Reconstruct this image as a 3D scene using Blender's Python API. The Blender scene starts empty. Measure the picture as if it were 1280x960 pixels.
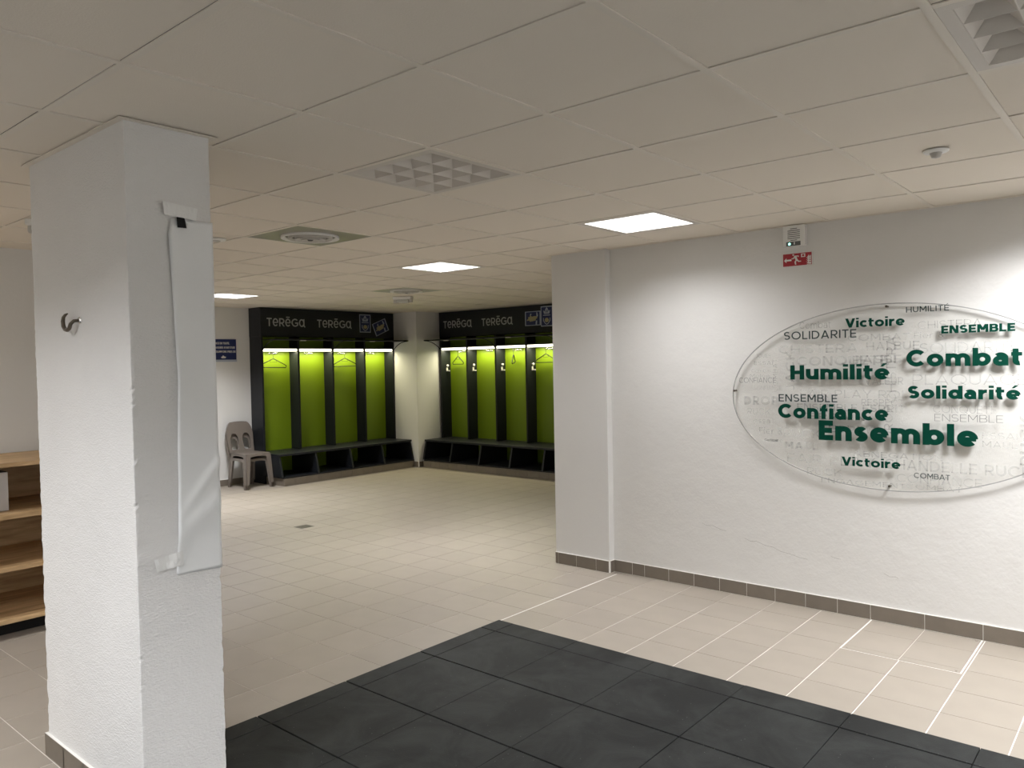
import bpy, bmesh, math, random
from mathutils import Vector, Matrix
R = math.radians
PI = math.pi
rnd = random.Random(7)
SC = bpy.context.scene
COL = SC.collection

# ------------------------------------------------------------------ camera
F_PX = 969.217
CAM = Vector((2.27201, -0.98849, 1.63680))
RX = Vector((0.76131624, 0.64810953, -0.01875161))
RU = Vector((-0.00231223, 0.03163433, 0.99949683))
RF = Vector((-0.64837662, 0.76088981, -0.0255823))
cd = bpy.data.cameras.new('camera')
cam = bpy.data.objects.new('camera', cd)
COL.objects.link(cam)
m4 = Matrix(((RX.x, RU.x, -RF.x, CAM.x), (RX.y, RU.y, -RF.y, CAM.y), (RX.z, RU.z, -RF.z, CAM.z), (0, 0, 0, 1)))
cam.matrix_world = m4
cd.sensor_width = 36
cd.lens = F_PX / 1280 * 36
cd.clip_start = 0.05
SC.camera = cam
# ------------------------------------------------------------------ world, exposure
wd = bpy.data.worlds.new('world'); SC.world = wd; wd.use_nodes = True
wd.node_tree.nodes['Background'].inputs[0].default_value = (1, 0.93, 0.84, 1)
wd.node_tree.nodes['Background'].inputs[1].default_value = 0.02
SC.view_settings.view_transform = 'Standard'
SC.view_settings.look = 'None'
SC.view_settings.gamma = 1
SC.view_settings.exposure = 0.0
SC.view_settings.use_curve_mapping = False
H = 2.51                      # ceiling height
T = 0.6                       # ceiling grid
P_STRIP = 5.6                 # watts of one locker strip
STRIP_COL = (1.0, .93, .62)
P_PANEL = 63.0                # watts of one ceiling panel
LAMP_COL = (.975, 0.985, 1.02)
SPREAD = R(146)


def ppx(p):
    d = Vector(p) - CAM
    z = d.dot(RF)
    if z < 0.05:
        return None
    return 640 + F_PX * d.dot(RX) / z, 480 - F_PX * d.dot(RU) / z, z


# ------------------------------------------------------------------ materials
def mat(name, col, rough=0.6, metal=0.0, spec=0.5, var=0.0, vscale=4.0, bump=None, emis=None, objvar=0.0,
        coat=0.0, alpha=None):
    m = bpy.data.materials.new(name); m.use_nodes = True
    nt = m.node_tree; b = nt.nodes['Principled BSDF']
    b.inputs['Roughness'].default_value = rough
    b.inputs['Metallic'].default_value = metal
    b.inputs['Specular IOR Level'].default_value = spec
    b.inputs['Coat Weight'].default_value = coat
    b.inputs['Base Color'].default_value = (*col, 1)
    L = nt.links.new
    tc = nt.nodes.new('ShaderNodeTexCoord')
    src = None
    if var:
        n = nt.nodes.new('ShaderNodeTexNoise'); n.inputs['Scale'].default_value = vscale
        n.inputs['Detail'].default_value = 5
        L(tc.outputs['Object'], n.inputs['Vector'])
        mr = nt.nodes.new('ShaderNodeMapRange')
        mr.inputs['From Min'].default_value = 0.3; mr.inputs['From Max'].default_value = 0.7
        mr.inputs['To Min'].default_value = 1 - var; mr.inputs['To Max'].default_value = 1 + var
        L(n.outputs['Fac'], mr.inputs['Value'])
        src = mr.outputs[0]
    if objvar:
        oi = nt.nodes.new('ShaderNodeObjectInfo')
        mr = nt.nodes.new('ShaderNodeMapRange')
        mr.inputs['To Min'].default_value = 1 - objvar; mr.inputs['To Max'].default_value = 1 + objvar
        L(oi.outputs['Random'], mr.inputs['Value'])
        if src:
            mm = nt.nodes.new('ShaderNodeMath'); mm.operation = 'MULTIPLY'
            L(src, mm.inputs[0]); L(mr.outputs[0], mm.inputs[1]); src = mm.outputs[0]
        else:
            src = mr.outputs[0]
    if src:
        hs = nt.nodes.new('ShaderNodeVectorMath'); hs.operation = 'SCALE'
        hs.inputs[0].default_value = col
        L(src, hs.inputs['Scale']); L(hs.outputs[0], b.inputs['Base Color'])
    if bump:
        prev = None
        for (kind, scale, dist) in bump:
            if kind == 'noise':
                t = nt.nodes.new('ShaderNodeTexNoise'); t.inputs['Scale'].default_value = scale
                t.inputs['Detail'].default_value = 4; L(tc.outputs['Object'], t.inputs['Vector']); o = t.outputs['Fac']
            elif kind == 'voronoi':
                t = nt.nodes.new('ShaderNodeTexVoronoi'); t.inputs['Scale'].default_value = scale
                L(tc.outputs['Object'], t.inputs['Vector']); o = t.outputs['Distance']
            elif kind == 'fine':
                mp = nt.nodes.new('ShaderNodeMapping'); mp.inputs['Scale'].default_value = (95, 95, 190)
                t = nt.nodes.new('ShaderNodeTexNoise'); t.inputs['Scale'].default_value = 1; t.inputs['Detail'].default_value = 1
                L(tc.outputs['Object'], mp.inputs[0]); L(mp.outputs[0], t.inputs['Vector']); o = t.outputs['Fac']
            elif kind == 'weave':
                outs = []
                for dr in ('Z', 'DIAGONAL'):
                    t = nt.nodes.new('ShaderNodeTexWave'); t.inputs['Scale'].default_value = scale
                    if dr == 'Z':
                        t.bands_direction = 'Z'
                    else:
                        t.bands_direction = 'DIAGONAL'; t.inputs['Scale'].default_value = scale * .8
                    t.inputs['Distortion'].default_value = 2.5
                    t.inputs['Detail'].default_value = 2
                    t.inputs['Detail Scale'].default_value = 2
                    L(tc.outputs['Object'], t.inputs['Vector']); outs.append(t.outputs['Fac'])
                mm = nt.nodes.new('ShaderNodeMath'); mm.operation = 'MULTIPLY'
                L(outs[0], mm.inputs[0]); L(outs[1], mm.inputs[1]); o = mm.outputs[0]
            bp = nt.nodes.new('ShaderNodeBump'); bp.inputs['Distance'].default_value = dist
            bp.inputs['Strength'].default_value = 1
            L(o, bp.inputs['Height'])
            if prev: L(prev, bp.inputs['Normal'])
            prev = bp.outputs[0]
        L(prev, b.inputs['Normal'])
    if emis:
        b.inputs['Emission Color'].default_value = (*emis[0], 1)
        b.inputs['Emission Strength'].default_value = emis[1]
    if alpha is not None:
        b.inputs['Alpha'].default_value = alpha
    return m


def mat_wood():
    m = bpy.data.materials.new('pine_board'); m.use_nodes = True
    nt = m.node_tree; b = nt.nodes['Principled BSDF']; L = nt.links.new
    b.inputs['Roughness'].default_value = .5
    tc = nt.nodes.new('ShaderNodeTexCoord'); mp = nt.nodes.new('ShaderNodeMapping')
    mp.inputs['Scale'].default_value = (9, .9, 9)
    n = nt.nodes.new('ShaderNodeTexNoise'); n.inputs['Scale'].default_value = 3; n.inputs['Detail'].default_value = 6
    n.inputs['Distortion'].default_value = .6
    cr = nt.nodes.new('ShaderNodeValToRGB')
    cr.color_ramp.elements[0].position = .3; cr.color_ramp.elements[0].color = (.36, .22, .10, 1)
    cr.color_ramp.elements[1].position = .68; cr.color_ramp.elements[1].color = (.68, .47, .25, 1)
    L(tc.outputs['Object'], mp.inputs[0]); L(mp.outputs[0], n.inputs['Vector']); L(n.outputs['Fac'], cr.inputs[0])
    L(cr.outputs[0], b.inputs['Base Color'])
    return m


def mat_grout():
    m = bpy.data.materials.new('floor_grout'); m.use_nodes = True
    nt = m.node_tree; b = nt.nodes['Principled BSDF']; L = nt.links.new
    b.inputs['Roughness'].default_value = .9
    tc = nt.nodes.new('ShaderNodeTexCoord')
    n = nt.nodes.new('ShaderNodeTexNoise'); n.inputs['Scale'].default_value = 1.1; n.inputs['Detail'].default_value = 4
    cr = nt.nodes.new('ShaderNodeValToRGB')
    cr.color_ramp.elements[0].position = .33; cr.color_ramp.elements[0].color = (.34, .29, .23, 1)
    cr.color_ramp.elements[1].position = .46; cr.color_ramp.elements[1].color = (.86, .83, .77, 1)
    L(tc.outputs['Object'], n.inputs['Vector']); L(n.outputs['Fac'], cr.inputs[0]); L(cr.outputs[0], b.inputs['Base Color'])
    return m


def mat_rubber():
    m = bpy.data.materials.new('rubber_mat'); m.use_nodes = True
    nt = m.node_tree; b = nt.nodes['Principled BSDF']; L = nt.links.new
    tc = nt.nodes.new('ShaderNodeTexCoord')
    n = nt.nodes.new('ShaderNodeTexNoise'); n.inputs['Scale'].default_value = 3.2; n.inputs['Detail'].default_value = 9
    n.inputs['Roughness'].default_value = .68; n.inputs['Distortion'].default_value = .8
    cr = nt.nodes.new('ShaderNodeValToRGB')
    cr.color_ramp.elements[0].position = .40; cr.color_ramp.elements[0].color = (.0085, .0095, .009, 1)
    cr.color_ramp.elements[1].position = .70; cr.color_ramp.elements[1].color = (.029, .0315, .0295, 1)
    v = nt.nodes.new('ShaderNodeTexVoronoi'); v.inputs['Scale'].default_value = 26
    v2 = nt.nodes.new('ShaderNodeMath'); v2.operation = 'LESS_THAN'; v2.inputs[1].default_value = .045
    mx = nt.nodes.new('ShaderNodeMix'); mx.data_type = 'RGBA'
    mx.inputs[7].default_value = (.15, .15, .14, 1)
    L(tc.outputs['Object'], n.inputs['Vector']); L(tc.outputs['Object'], v.inputs['Vector'])
    L(n.outputs['Fac'], cr.inputs[0]); L(v.outputs['Distance'], v2.inputs[0])
    L(v2.outputs[0], mx.inputs[0]); L(cr.outputs[0], mx.inputs[6]); L(mx.outputs[2], b.inputs['Base Color'])
    b.inputs['Roughness'].default_value = .62
    b.inputs['Specular IOR Level'].default_value = .28
    n2 = nt.nodes.new('ShaderNodeTexNoise'); n2.inputs['Scale'].default_value = 180
    bp = nt.nodes.new('ShaderNodeBump'); bp.inputs['Distance'].default_value = .0006
    L(tc.outputs['Object'], n2.inputs['Vector']); L(n2.outputs['Fac'], bp.inputs['Height']); L(bp.outputs[0], b.inputs['Normal'])
    return m


def mat_clear(name, tint, gloss=.06, opac=0.0, ocol=(.8, .8, .8)):
    m = bpy.data.materials.new(name); m.use_nodes = True
    nt = m.node_tree; nt.nodes.remove(nt.nodes['Principled BSDF']); L = nt.links.new
    out = nt.nodes['Material Output']
    tr = nt.nodes.new('ShaderNodeBsdfTransparent'); tr.inputs[0].default_value = (*tint, 1)
    gl = nt.nodes.new('ShaderNodeBsdfGlossy'); gl.inputs['Roughness'].default_value = .03
    fr = nt.nodes.new('ShaderNodeFresnel'); fr.inputs[0].default_value = 1.22
    ge = nt.nodes.new('ShaderNodeNewGeometry'); iv = nt.nodes.new('ShaderNodeMath'); iv.operation = 'SUBTRACT'
    iv.inputs[0].default_value = 1; L(ge.outputs['Backfacing'], iv.inputs[1])
    mu = nt.nodes.new('ShaderNodeMath'); mu.operation = 'MULTIPLY'; L(fr.outputs[0], mu.inputs[0]); L(iv.outputs[0], mu.inputs[1])
    mx = nt.nodes.new('ShaderNodeMixShader')
    L(mu.outputs[0], mx.inputs[0]); L(tr.outputs[0], mx.inputs[1]); L(gl.outputs[0], mx.inputs[2])
    last = mx.outputs[0]
    if opac:
        df = nt.nodes.new('ShaderNodeBsdfDiffuse'); df.inputs[0].default_value = (*ocol, 1)
        m2 = nt.nodes.new('ShaderNodeMixShader'); m2.inputs[0].default_value = opac
        L(tr.outputs[0], m2.inputs[1]); L(df.outputs[0], m2.inputs[2]); last = m2.outputs[0]
    L(last, out.inputs[0])
    return m


M = {}
M['wall'] = mat('painted_plaster', (.70, .685, .655), .85, bump=[('noise', 6, .006), ('noise', 60, .0010)], var=.02, vscale=1.5)
M['wallcover'] = mat('woven_wallcovering', (.76, .75, .73), .8, bump=[('fine', 1, .0022), ('noise', 9, .005)], var=.02, vscale=3)
M['smooth'] = mat('smooth_paint', (.70, .69, .665), .8, bump=[('noise', 40, .0008)])
M['tile'] = mat('beige_ceramic', (.36, .316, .262), .42, spec=.45, var=.035, vscale=5, objvar=.03)
M['skirt'] = mat('taupe_skirting_tile', (.18, .152, .120), .45, var=.06, vscale=14, objvar=.05)
M['caulk'] = mat('white_caulk', (.82, .80, .75), .7)
M['ctile'] = mat('mineral_ceiling_tile', (.80, .735, .64), .95, spec=.2, bump=[('noise', 160, .0006)], objvar=.015)
M['runner'] = mat('white_grid_metal', (.77, .71, .62), .55)
M['plenum'] = mat('dark_void', (.10, .095, .085), .9)
M['lens'] = mat('white_metal', (.78, .77, .74), .35)
M['fixture'] = mat('offwhite_fixture', (.64, .595, .535), .5)
M['tray'] = mat('grey_reflector', (.50, .48, .44), .35)
M['panel_lit'] = mat('lit_diffuser', (1, 1, 1), .5, emis=(LAMP_COL, 14))
M['dark'] = mat('anthracite_laminate', (.012, .0135, .017), .42, spec=.35, var=.1, vscale=3)
M['green'] = mat('lime_laminate', (.165, .25, .007), .42, spec=.4)
M['led'] = mat('lit_strip', (1, 1, 1), .5, emis=((1, .95, .74), 3.5))
M['black'] = mat('black_metal', (.008, .008, .009), .6, spec=.15)
M['chrome'] = mat('chrome', (.75, .74, .72), .2, metal=1)
M['logo'] = mat('grey_vinyl', (.42, .42, .41), .5)
M['wood'] = mat_wood()
M['plastic'] = mat('taupe_plastic', (.17, .145, .125), .28, spec=.5, var=.04, vscale=6)
M['rubber'] = mat_rubber()
M['grout'] = mat_grout()
M['paper'] = mat('white_sheet', (.84, .85, .845), .42, var=.02, vscale=5)
M['tape'] = mat('white_tape', (.85, .85, .83), .22, bump=[('noise', 45, .002)])
M['bolt'] = mat('dark_steel', (.13, .11, .085), .35, metal=.8)
M['gletter'] = mat('bottle_green_letters', (.001, .044, .027), .6, spec=.08)
M['kletter'] = mat('charcoal_letters', (.018, .035, .034), .5)
M['thinletter'] = mat('grey_letters', (.20, .20, .19), .5)
M['acrylic'] = mat_clear('clear_acrylic', (.99, .99, .985))
M['edge'] = mat_clear('acrylic_edge', (1, 1, 1), opac=.6, ocol=(.42, .42, .40))
M['etch'] = mat_clear('frosted_print', (1, 1, 1), opac=.14, ocol=(.42, .41, .39))
M['red'] = mat('red_sign', (.36, .012, .022), .4)
M['white'] = mat('white_print', (.75, .73, .70), .5)
M['crack'] = mat('plaster_crack', (.34, .32, .29), .9)
M['box'] = mat('white_card', (.55, .53, .52), .6)
M['navy'] = mat('navy_print', (.008, .018, .10), .4)
M['gold'] = mat('gold_print', (.42, .36, .20), .5)
M['skyprint'] = mat('pale_print', (.42, .46, .55), .5)
M['grill'] = mat('grey_grill', (.10, .10, .095), .6)
M['greenled'] = mat('green_indicator', (.1, .6, .5), .4, emis=((.35, 1, .85), 3))
M['plate'] = mat('satin_plate', (.30, .29, .235), .35, metal=.25)
M['frost'] = mat('frosted_cover', (.72, .72, .70), .15, alpha=.6)
M['stain'] = mat('glossy_panel', (.95, .93, .90), .3, var=.05, vscale=5)
M['cement'] = mat('drain_steel', (.13, .125, .115), .5, metal=.5)
M['matjoint'] = mat('black_gap', (.006, .006, .006), .9)


# ------------------------------------------------------------------ mesh builder
class MB:
    def __init__(s):
        s.v = []; s.f = []

    def box(s, x0, x1, y0, y1, z0, z1):
        if x0 > x1: x0, x1 = x1, x0
        if y0 > y1: y0, y1 = y1, y0
        if z0 > z1: z0, z1 = z1, z0
        n = len(s.v)
        s.v += [(x0, y0, z0), (x1, y0, z0), (x1, y1, z0), (x0, y1, z0), (x0, y0, z1), (x1, y0, z1), (x1, y1, z1), (x0, y1, z1)]
        s.f += [tuple(n + i for i in q) for q in ((0, 3, 2, 1), (4, 5, 6, 7), (0, 1, 5, 4), (1, 2, 6, 5), (2, 3, 7, 6), (3, 0, 4, 7))]
        return s

    def hexa(s, pts):
        n = len(s.v); s.v += [tuple(p) for p in pts]
        s.f += [tuple(n + i for i in q) for q in ((0, 3, 2, 1), (4, 5, 6, 7), (0, 1, 5, 4), (1, 2, 6, 5), (2, 3, 7, 6), (3, 0, 4, 7))]
        return s

    def prism(s, poly, vec):
        """poly: 3D points of a planar polygon, extruded by vec"""
        n = len(s.v); k = len(poly); vec = Vector(vec)
        s.v += [tuple(p) for p in poly] + [tuple(Vector(p) + vec) for p in poly]
        s.f.append(tuple(range(n, n + k))[::-1]); s.f.append(tuple(range(n + k, n + 2 * k)))
        for i in range(k):
            j = (i + 1) % k
            s.f.append((n + i, n + j, n + k + j, n + k + i))
        return s

    def ribbon(s, L, Rr, f2w, vec, closed=False):
        n = len(s.v); k = len(L); vec = Vector(vec)
        A = [f2w(p) for p in L]; B = [f2w(p) for p in Rr]
        s.v += [tuple(p) for p in A] + [tuple(p) for p in B] + [tuple(p + vec) for p in A] + [tuple(p + vec) for p in B]
        m = k if closed else k - 1
        for i in range(m):
            j = (i + 1) % k
            s.f += [(n + i, n + j, n + k + j, n + k + i), (n + 2 * k + i, n + 3 * k + i, n + 3 * k + j, n + 2 * k + j),
                    (n + i, n + 2 * k + i, n + 2 * k + j, n + j), (n + k + i, n + k + j, n + 3 * k + j, n + 3 * k + i)]
        if not closed:
            s.f += [(n, n + k, n + 3 * k, n + 2 * k), (n + k - 1, n + 3 * k - 1, n + 4 * k - 1, n + 2 * k - 1)]
        return s

    def tube(s, pts, r, seg=8, closed=False):
        pts = [Vector(p) for p in pts]; k = len(pts)
        rs = r if isinstance(r, (list, tuple)) else [r] * k
        n = len(s.v); up = Vector((0, 0, 1)); prevn = None
        for i, p in enumerate(pts):
            a = pts[i - 1] if (i > 0 or closed) else p
            b = pts[(i + 1) % k] if (i < k - 1 or closed) else p
            t = (b - a).normalized()
            if prevn is None:
                nn = t.cross(up)
                if nn.length < .1: nn = t.cross(Vector((1, 0, 0)))
            else:
                nn = prevn - t * prevn.dot(t)
            nn.normalize(); prevn = nn; bb = t.cross(nn)
            for j in range(seg):
                an = 2 * PI * j / seg
                s.v.append(tuple(p + (nn * math.cos(an) + bb * math.sin(an)) * rs[i]))
        for i in range(k if closed else k - 1):
            i2 = (i + 1) % k
            for j in range(seg):
                j2 = (j + 1) % seg
                s.f.append((n + i * seg + j, n + i * seg + j2, n + i2 * seg + j2, n + i2 * seg + j))
        if not closed:
            s.f.append(tuple(n + j for j in range(seg))[::-1]); s.f.append(tuple(n + (k - 1) * seg + j for j in range(seg)))
        return s

    def lathe(s, c, prof, seg=32, axis='z'):
        n = len(s.v); k = len(prof)
        for j in range(seg):
            a = 2 * PI * j / seg
            for r, h in prof:
                if axis == 'z': s.v.append((c[0] + r * math.cos(a), c[1] + r * math.sin(a), c[2] + h))
                else: s.v.append((c[0] + r * math.cos(a), c[1] + h, c[2] + r * math.sin(a)))
        for j in range(seg):
            j2 = (j + 1) % seg
            for i in range(k - 1):
                s.f.append((n + j * k + i, n + j2 * k + i, n + j2 * k + i + 1, n + j * k + i + 1))
        return s

    def mesh(s, name):
        me = bpy.data.meshes.new(name); me.from_pydata(s.v, [], s.f); me.update()
        bm = bmesh.new(); bm.from_mesh(me); bmesh.ops.recalc_face_normals(bm, faces=bm.faces); bm.to_mesh(me); bm.free()
        return me

    def build(s, name, m, parent=None, bevel=0, smooth=False, seg=2):
        me = s.mesh(name); me.materials.append(m)
        return link(name, me, parent, bevel, smooth, seg)


def link(name, me, parent=None, bevel=0, smooth=False, seg=2):
    o = bpy.data.objects.new(name, me); COL.objects.link(o)
    if parent is not None:
        o.parent = parent
        o.matrix_parent_inverse = Matrix.Translation(-parent.location) if parent.type == 'EMPTY' else Matrix.Identity(4)
    if smooth:
        for p in me.polygons: p.use_smooth = True
    if bevel:
        b = o.modifiers.new('bevel', 'BEVEL'); b.width = bevel; b.segments = seg; b.limit_method = 'ANGLE'; b.angle_limit = R(40)
        b.harden_normals = False
    return o


def tag(o, label, cat, group=None):
    o['label'] = label; o['category'] = cat
    if group: o['group'] = group
    return o


def thing(name, label, cat, loc=(0, 0, 0), group=None):
    o = bpy.data.objects.new(name, None); COL.objects.link(o)
    o.location = loc; o.empty_display_size = .1
    return tag(o, label, cat, group)


def struct(name, mb, m, parent=None, **k):
    o = mb.build(name, m, parent, **k)
    if parent is None: o['kind'] = 'structure'
    return o


def rect_minus(r, obs):
    out = [r]
    for (a0, a1, b0, b1) in obs:
        nxt = []
        for (x0, x1, y0, y1) in out:
            if a1 <= x0 or a0 >= x1 or b1 <= y0 or b0 >= y1:
                nxt.append((x0, x1, y0, y1)); continue
            if a0 > x0: nxt.append((x0, a0, y0, y1))
            if a1 < x1: nxt.append((a1, x1, y0, y1))
            xa, xb = max(x0, a0), min(x1, a1)
            if b0 > y0: nxt.append((xa, xb, y0, b0))
            if b1 < y1: nxt.append((xa, xb, b1, y1))
        out = nxt
    return [q for q in out if q[1] - q[0] > .004 and q[3] - q[2] > .004]


# ------------------------------------------------------------------ room shell
X0, X1, Y0, Y1 = -7.85, 4.6, -3.0, 8.35      # overall extents
YR = 4.112                                  # plane of the right wall
PIER = (-1.575, -1.055, 4.045, 4.60)
CORN = (-7.85, -6.995, 7.53, 8.35)
COLM = (-1.395, -.490, .207, .520)
XB = -1.30                                   # side wall of the back bay
XL, YL = -3.92, 2.1                          # left partition and its end

struct('wall_right', MB().box(PIER[1], X1, YR, YR + .2, 0, 2.7), M['wall'])
struct('wall_pier', MB().box(*PIER, 0, 2.7), M['smooth'], bevel=.004)
struct('wall_bay', MB().box(XB, XB + .2, PIER[3], Y1, 0, 2.7), M['smooth'])
struct('wall_back', MB().box(CORN[1], XB + .2, Y1, Y1 + .15, 0, 2.7), M['smooth'])
struct('wall_far', MB().box(X0 - .15, X0, YL, Y1 + .15, 0, 2.7), M['smooth'])
struct('wall_corner', MB().box(*CORN, 0, 2.7), M['smooth'], bevel=.004)
struct('wall_partition', MB().box(X0, XL, YL - .15, YL, 0, 2.7), M['smooth'])
struct('wall_left', MB().box(XL - .15, XL, Y0, YL - .15, 0, 2.7), M['smooth'])
struct('wall_front', MB().box(XL - .15, X1 + .15, Y0 - .15, Y0, 0, 2.7), M['smooth'])
struct('wall_side', MB().box(X1, X1 + .15, Y0, YR + .2, 0, 2.7), M['smooth'])

OBST = [PIER[:2] + (PIER[2], 9), CORN, (XB, 9, YR, 9), (PIER[0], XB, PIER[3], 9), (-9, XL, -9, YL)]

# ---- floor: grout bed plus separate ceramic tiles
floor = struct('floor', MB().box(X0 - .1, X1 + .1, Y0 - .1, Y1 + .1, -.12, -.0018), M['grout'])
TP = .3067
MATR = (-.98, 9, -9, 2.655)
tiles = []
xs = []
x = -.9946 - TP * 23
ix = [-.9946 + TP * k for k in range(-23, 19)]
iy = [3.873 + TP * k for k in range(-23, 16)]
HATCH = (.843, 1.449, 3.498, 4.112)
for xa in ix:
    for ya in iy:
        r = (xa + .0027, xa + TP - .0027, ya + .0018, ya + TP - .0018)
        if abs(xa + .9946) < .001: r = (xa + .0045, r[1], r[2], r[3])
        if abs(xa + TP + .9946) < .001: r = (r[0], xa + TP - .0045, r[2], r[3])
        r = (max(r[0], X0), min(r[1], X1), max(r[2], Y0), min(r[3], Y1))
        if r[1] - r[0] < .01 or r[3] - r[2] < .01: continue
        pcs = rect_minus(r, OBST + [(-.94, 9, -9, 2.60), COLM, HATCH, (-4.632, -4.475, 3.587, 3.745)])
        if not pcs: continue
        c = ((r[0] + r[1]) / 2, (r[2] + r[3]) / 2, 0)
        full = len(pcs) == 1 and abs(pcs[0][1] - pcs[0][0] - TP + .0054) < 1e-4 and abs(pcs[0][3] - pcs[0][2] - TP + .0036) < 1e-4
        q = ppx(c); size = 0
        if q and -30 < q[0] < 1310 and 480 < q[1] < 990 and (xa > XL or ya > YL): size = 1 / q[2]
        # hidden behind the foreground column or pier
        if q and 62 < q[0] < 262 and size and q[2] > 3.2: size = 0
        if q and q[0] > 705 and c[1] > 4.1: size = 0
        tiles.append((size, c, full, pcs))
tiles.sort(key=lambda t: -t[0])
fm = MB().box(-TP / 2 + .0027, TP / 2 - .0027, -TP / 2 + .0018, TP / 2 - .0018, -.006, 0).mesh('tile')
fm.materials.append(M['tile'])
rest = MB()
for i, (s, c, full, pcs) in enumerate(tiles):
    if s > 0 and i < 298:
        if full:
            o = link('tile', fm, floor); o.location = c
        else:
            b = MB()
            for p in pcs: b.box(*p, -.006, 0)
            b.build('tile', M['tile'], floor)
    else:
        for p in pcs: rest.box(*p, -.006, 0)
o = rest.build('floor_tiling', M['tile'], floor); o['kind'] = 'stuff'
b = MB().box(-.9991, -.9901, 2.66, 4.05, -.004, .0004)
b.build('expansion_joint', M['caulk'], floor)

# ---- access hatch in the floor by the right wall
hatch = thing('floor_hatch', 'flush tiled access hatch in the floor against the right wall skirting', 'hatch', (1.146, 3.8, 0))
hx0, hx1, hy0, hy1 = .852, 1.440, 3.507, 4.098
b = MB()
for r in ((.843, .8475, 3.498, 4.10), (1.4445, 1.449, 3.498, 4.10), (.8475, 1.4445, 3.498, 3.5025)):
    b.box(*r, -.006, .001)
b.build('frame', M['caulk'], hatch)
MB().box(.8475, 1.4445, 3.5025, 4.10, -.006, -.004).build('gap', M['matjoint'], hatch)
xs = [hx0, 1.1465, hx1]; ys = [hy0, 3.566, 3.873, hy1]
holes = [(hx0 + .012, hy0 + .012), (hx1 - .03, hy0 + .012), (hx1 - .03, hy1 - .03)]
for i in range(2):
    for j in range(3):
        r = (xs[i] + .002 * (i > 0), xs[i + 1] - .002 * (i < 1), ys[j] + .001, ys[j + 1] - .001)
        b = MB()
        for p in rect_minus(r, [(h[0], h[0] + .018, h[1], h[1] + .012) for h in holes]):
            b.box(*p, -.003, .0008)
        b.build('tile', M['tile'], hatch)
for h in holes:
    MB().box(h[0] + .003, h[0] + .015, h[1] + .003, h[1] + .009, -.0035, -.001).build('lifting_screw', M['bolt'], hatch)

# ---- drain
dr = thing('floor_drain', 'small square metal floor drain set in the beige tiles', 'drain', (-4.553, 3.666, 0))
MB().box(-4.63, -4.477, 3.589, 3.743, -.005, -.0008).build('plate', M['cement'], dr)
b = MB()
for k in range(6): b.box(-4.615, -4.492, 3.603 + k * .023, 3.612 + k * .023, -.001, .0006)
b.build('slot', M['bolt'], dr)


# ---- skirtings
def skirting(name, p0, p1, n, joints, h=.093, t=.011, top=True):
    """tiles from p0 to p1 on a wall whose outward normal is n; joints = distances along"""
    p0 = Vector((*p0, 0)); p1 = Vector((*p1, 0)); n = Vector((*n, 0)); d = (p1 - p0).normalized(); Lh = (p1 - p0).length
    js = [0] + [j for j in joints if 0 < j < Lh - .01] + [Lh]
    b = MB()
    a = p0; e = p1
    q = [a, e, e + n * (t - .002), a + n * (t - .002)]
    b.hexa([*q, *[v + Vector((0, 0, h + .002)) for v in q]])
    root = b.build(name, M['caulk']); root['kind'] = 'structure'
    for i in range(len(js) - 1):
        a = p0 + d * (js[i] + .0018); e = p0 + d * (js[i + 1] - .0018)
        q = [a + n * .001, e + n * .001, e + n * t, a + n * t]
        b = MB(); b.hexa([*[v + Vector((0, 0, .003)) for v in q], *[v + Vector((0, 0, h - .001)) for v in q]])
        b.build('tile', M['skirt'], root)
    return root


def rng(a, s, n=60): return [a + s * k for k in range(n)]


# right wall: 20 cm pieces up to the hatch then 30 cm pieces
wj = [.132 + .2 * k - (-1.03) * 0 for k in range(9)]
base = PIER[1]
jr = [(-.55 + .0) - base]
jx = [-.885, -.777, -.572, -.367, -.168, .033, .233, .437, .64, .84, 1.146, 1.449, 1.756, 2.06, 2.37, 2.67, 2.98, 3.29, 3.59, 3.9, 4.2]
skirting('baseboard_right', (base, YR), (X1, YR), (0, -1), [v - base for v in jx])
skirting('baseboard_pier', (PIER[0], PIER[2]), (PIER[1], PIER[2]), (0, -1), [.03, .21, .40])
skirting('baseboard_pier_side', (PIER[1], PIER[2]), (PIER[1], YR), (1, 0), [])
skirting('baseboard_corner', (CORN[0] + .7, CORN[2]), (CORN[1], CORN[2]), (0, -1), [])
skirting('baseboard_corner_side', (CORN[1], CORN[2]), (CORN[1], CORN[2] + .1), (1, 0), [])
skirting('baseboard_far', (X0, YL), (X0, 5.06), (1, 0), rng(.2, .2))

# ------------------------------------------------------------------ ceiling
ceil = struct('ceiling', MB().box(X0 - .1, X1 + .1, Y0 - .1, Y1 + .1, H + .06, H + .15), M['plenum'])
LIT = [(-1, 5), (-5, 6), (-11, 6), (3, 5), (-1, -3), (3, -3), (-5, -2), (6, 1)]
UNLIT = [(-1, 2), (3, 2)]
DIFF = [(-4, 3), (-8, 8)]
SPEC = LIT + UNLIT + DIFF
cells = []
for i in range(-14, 8):
    for j in range(-5, 14):
        if (i, j) in SPEC: continue
        r = (max(i * T + .0121, X0), min(i * T + T - .0122, X1), max(j * T + .0119, Y0), min(j * T + T - .0136, Y1))
        if r[1] - r[0] < .01 or r[3] - r[2] < .01: continue
        pcs = rect_minus(r, OBST + [COLM])
        if not pcs: continue
        q = ppx(((r[0] + r[1]) / 2, (r[2] + r[3]) / 2, H)); s = 0
        if q and -80 < q[0] < 1360 and -60 < q[1] < 480: s = 1 / q[2]
        cells.append((s, pcs, (i, j)))
cells.sort(key=lambda t: -t[0])
rest = MB()
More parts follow.
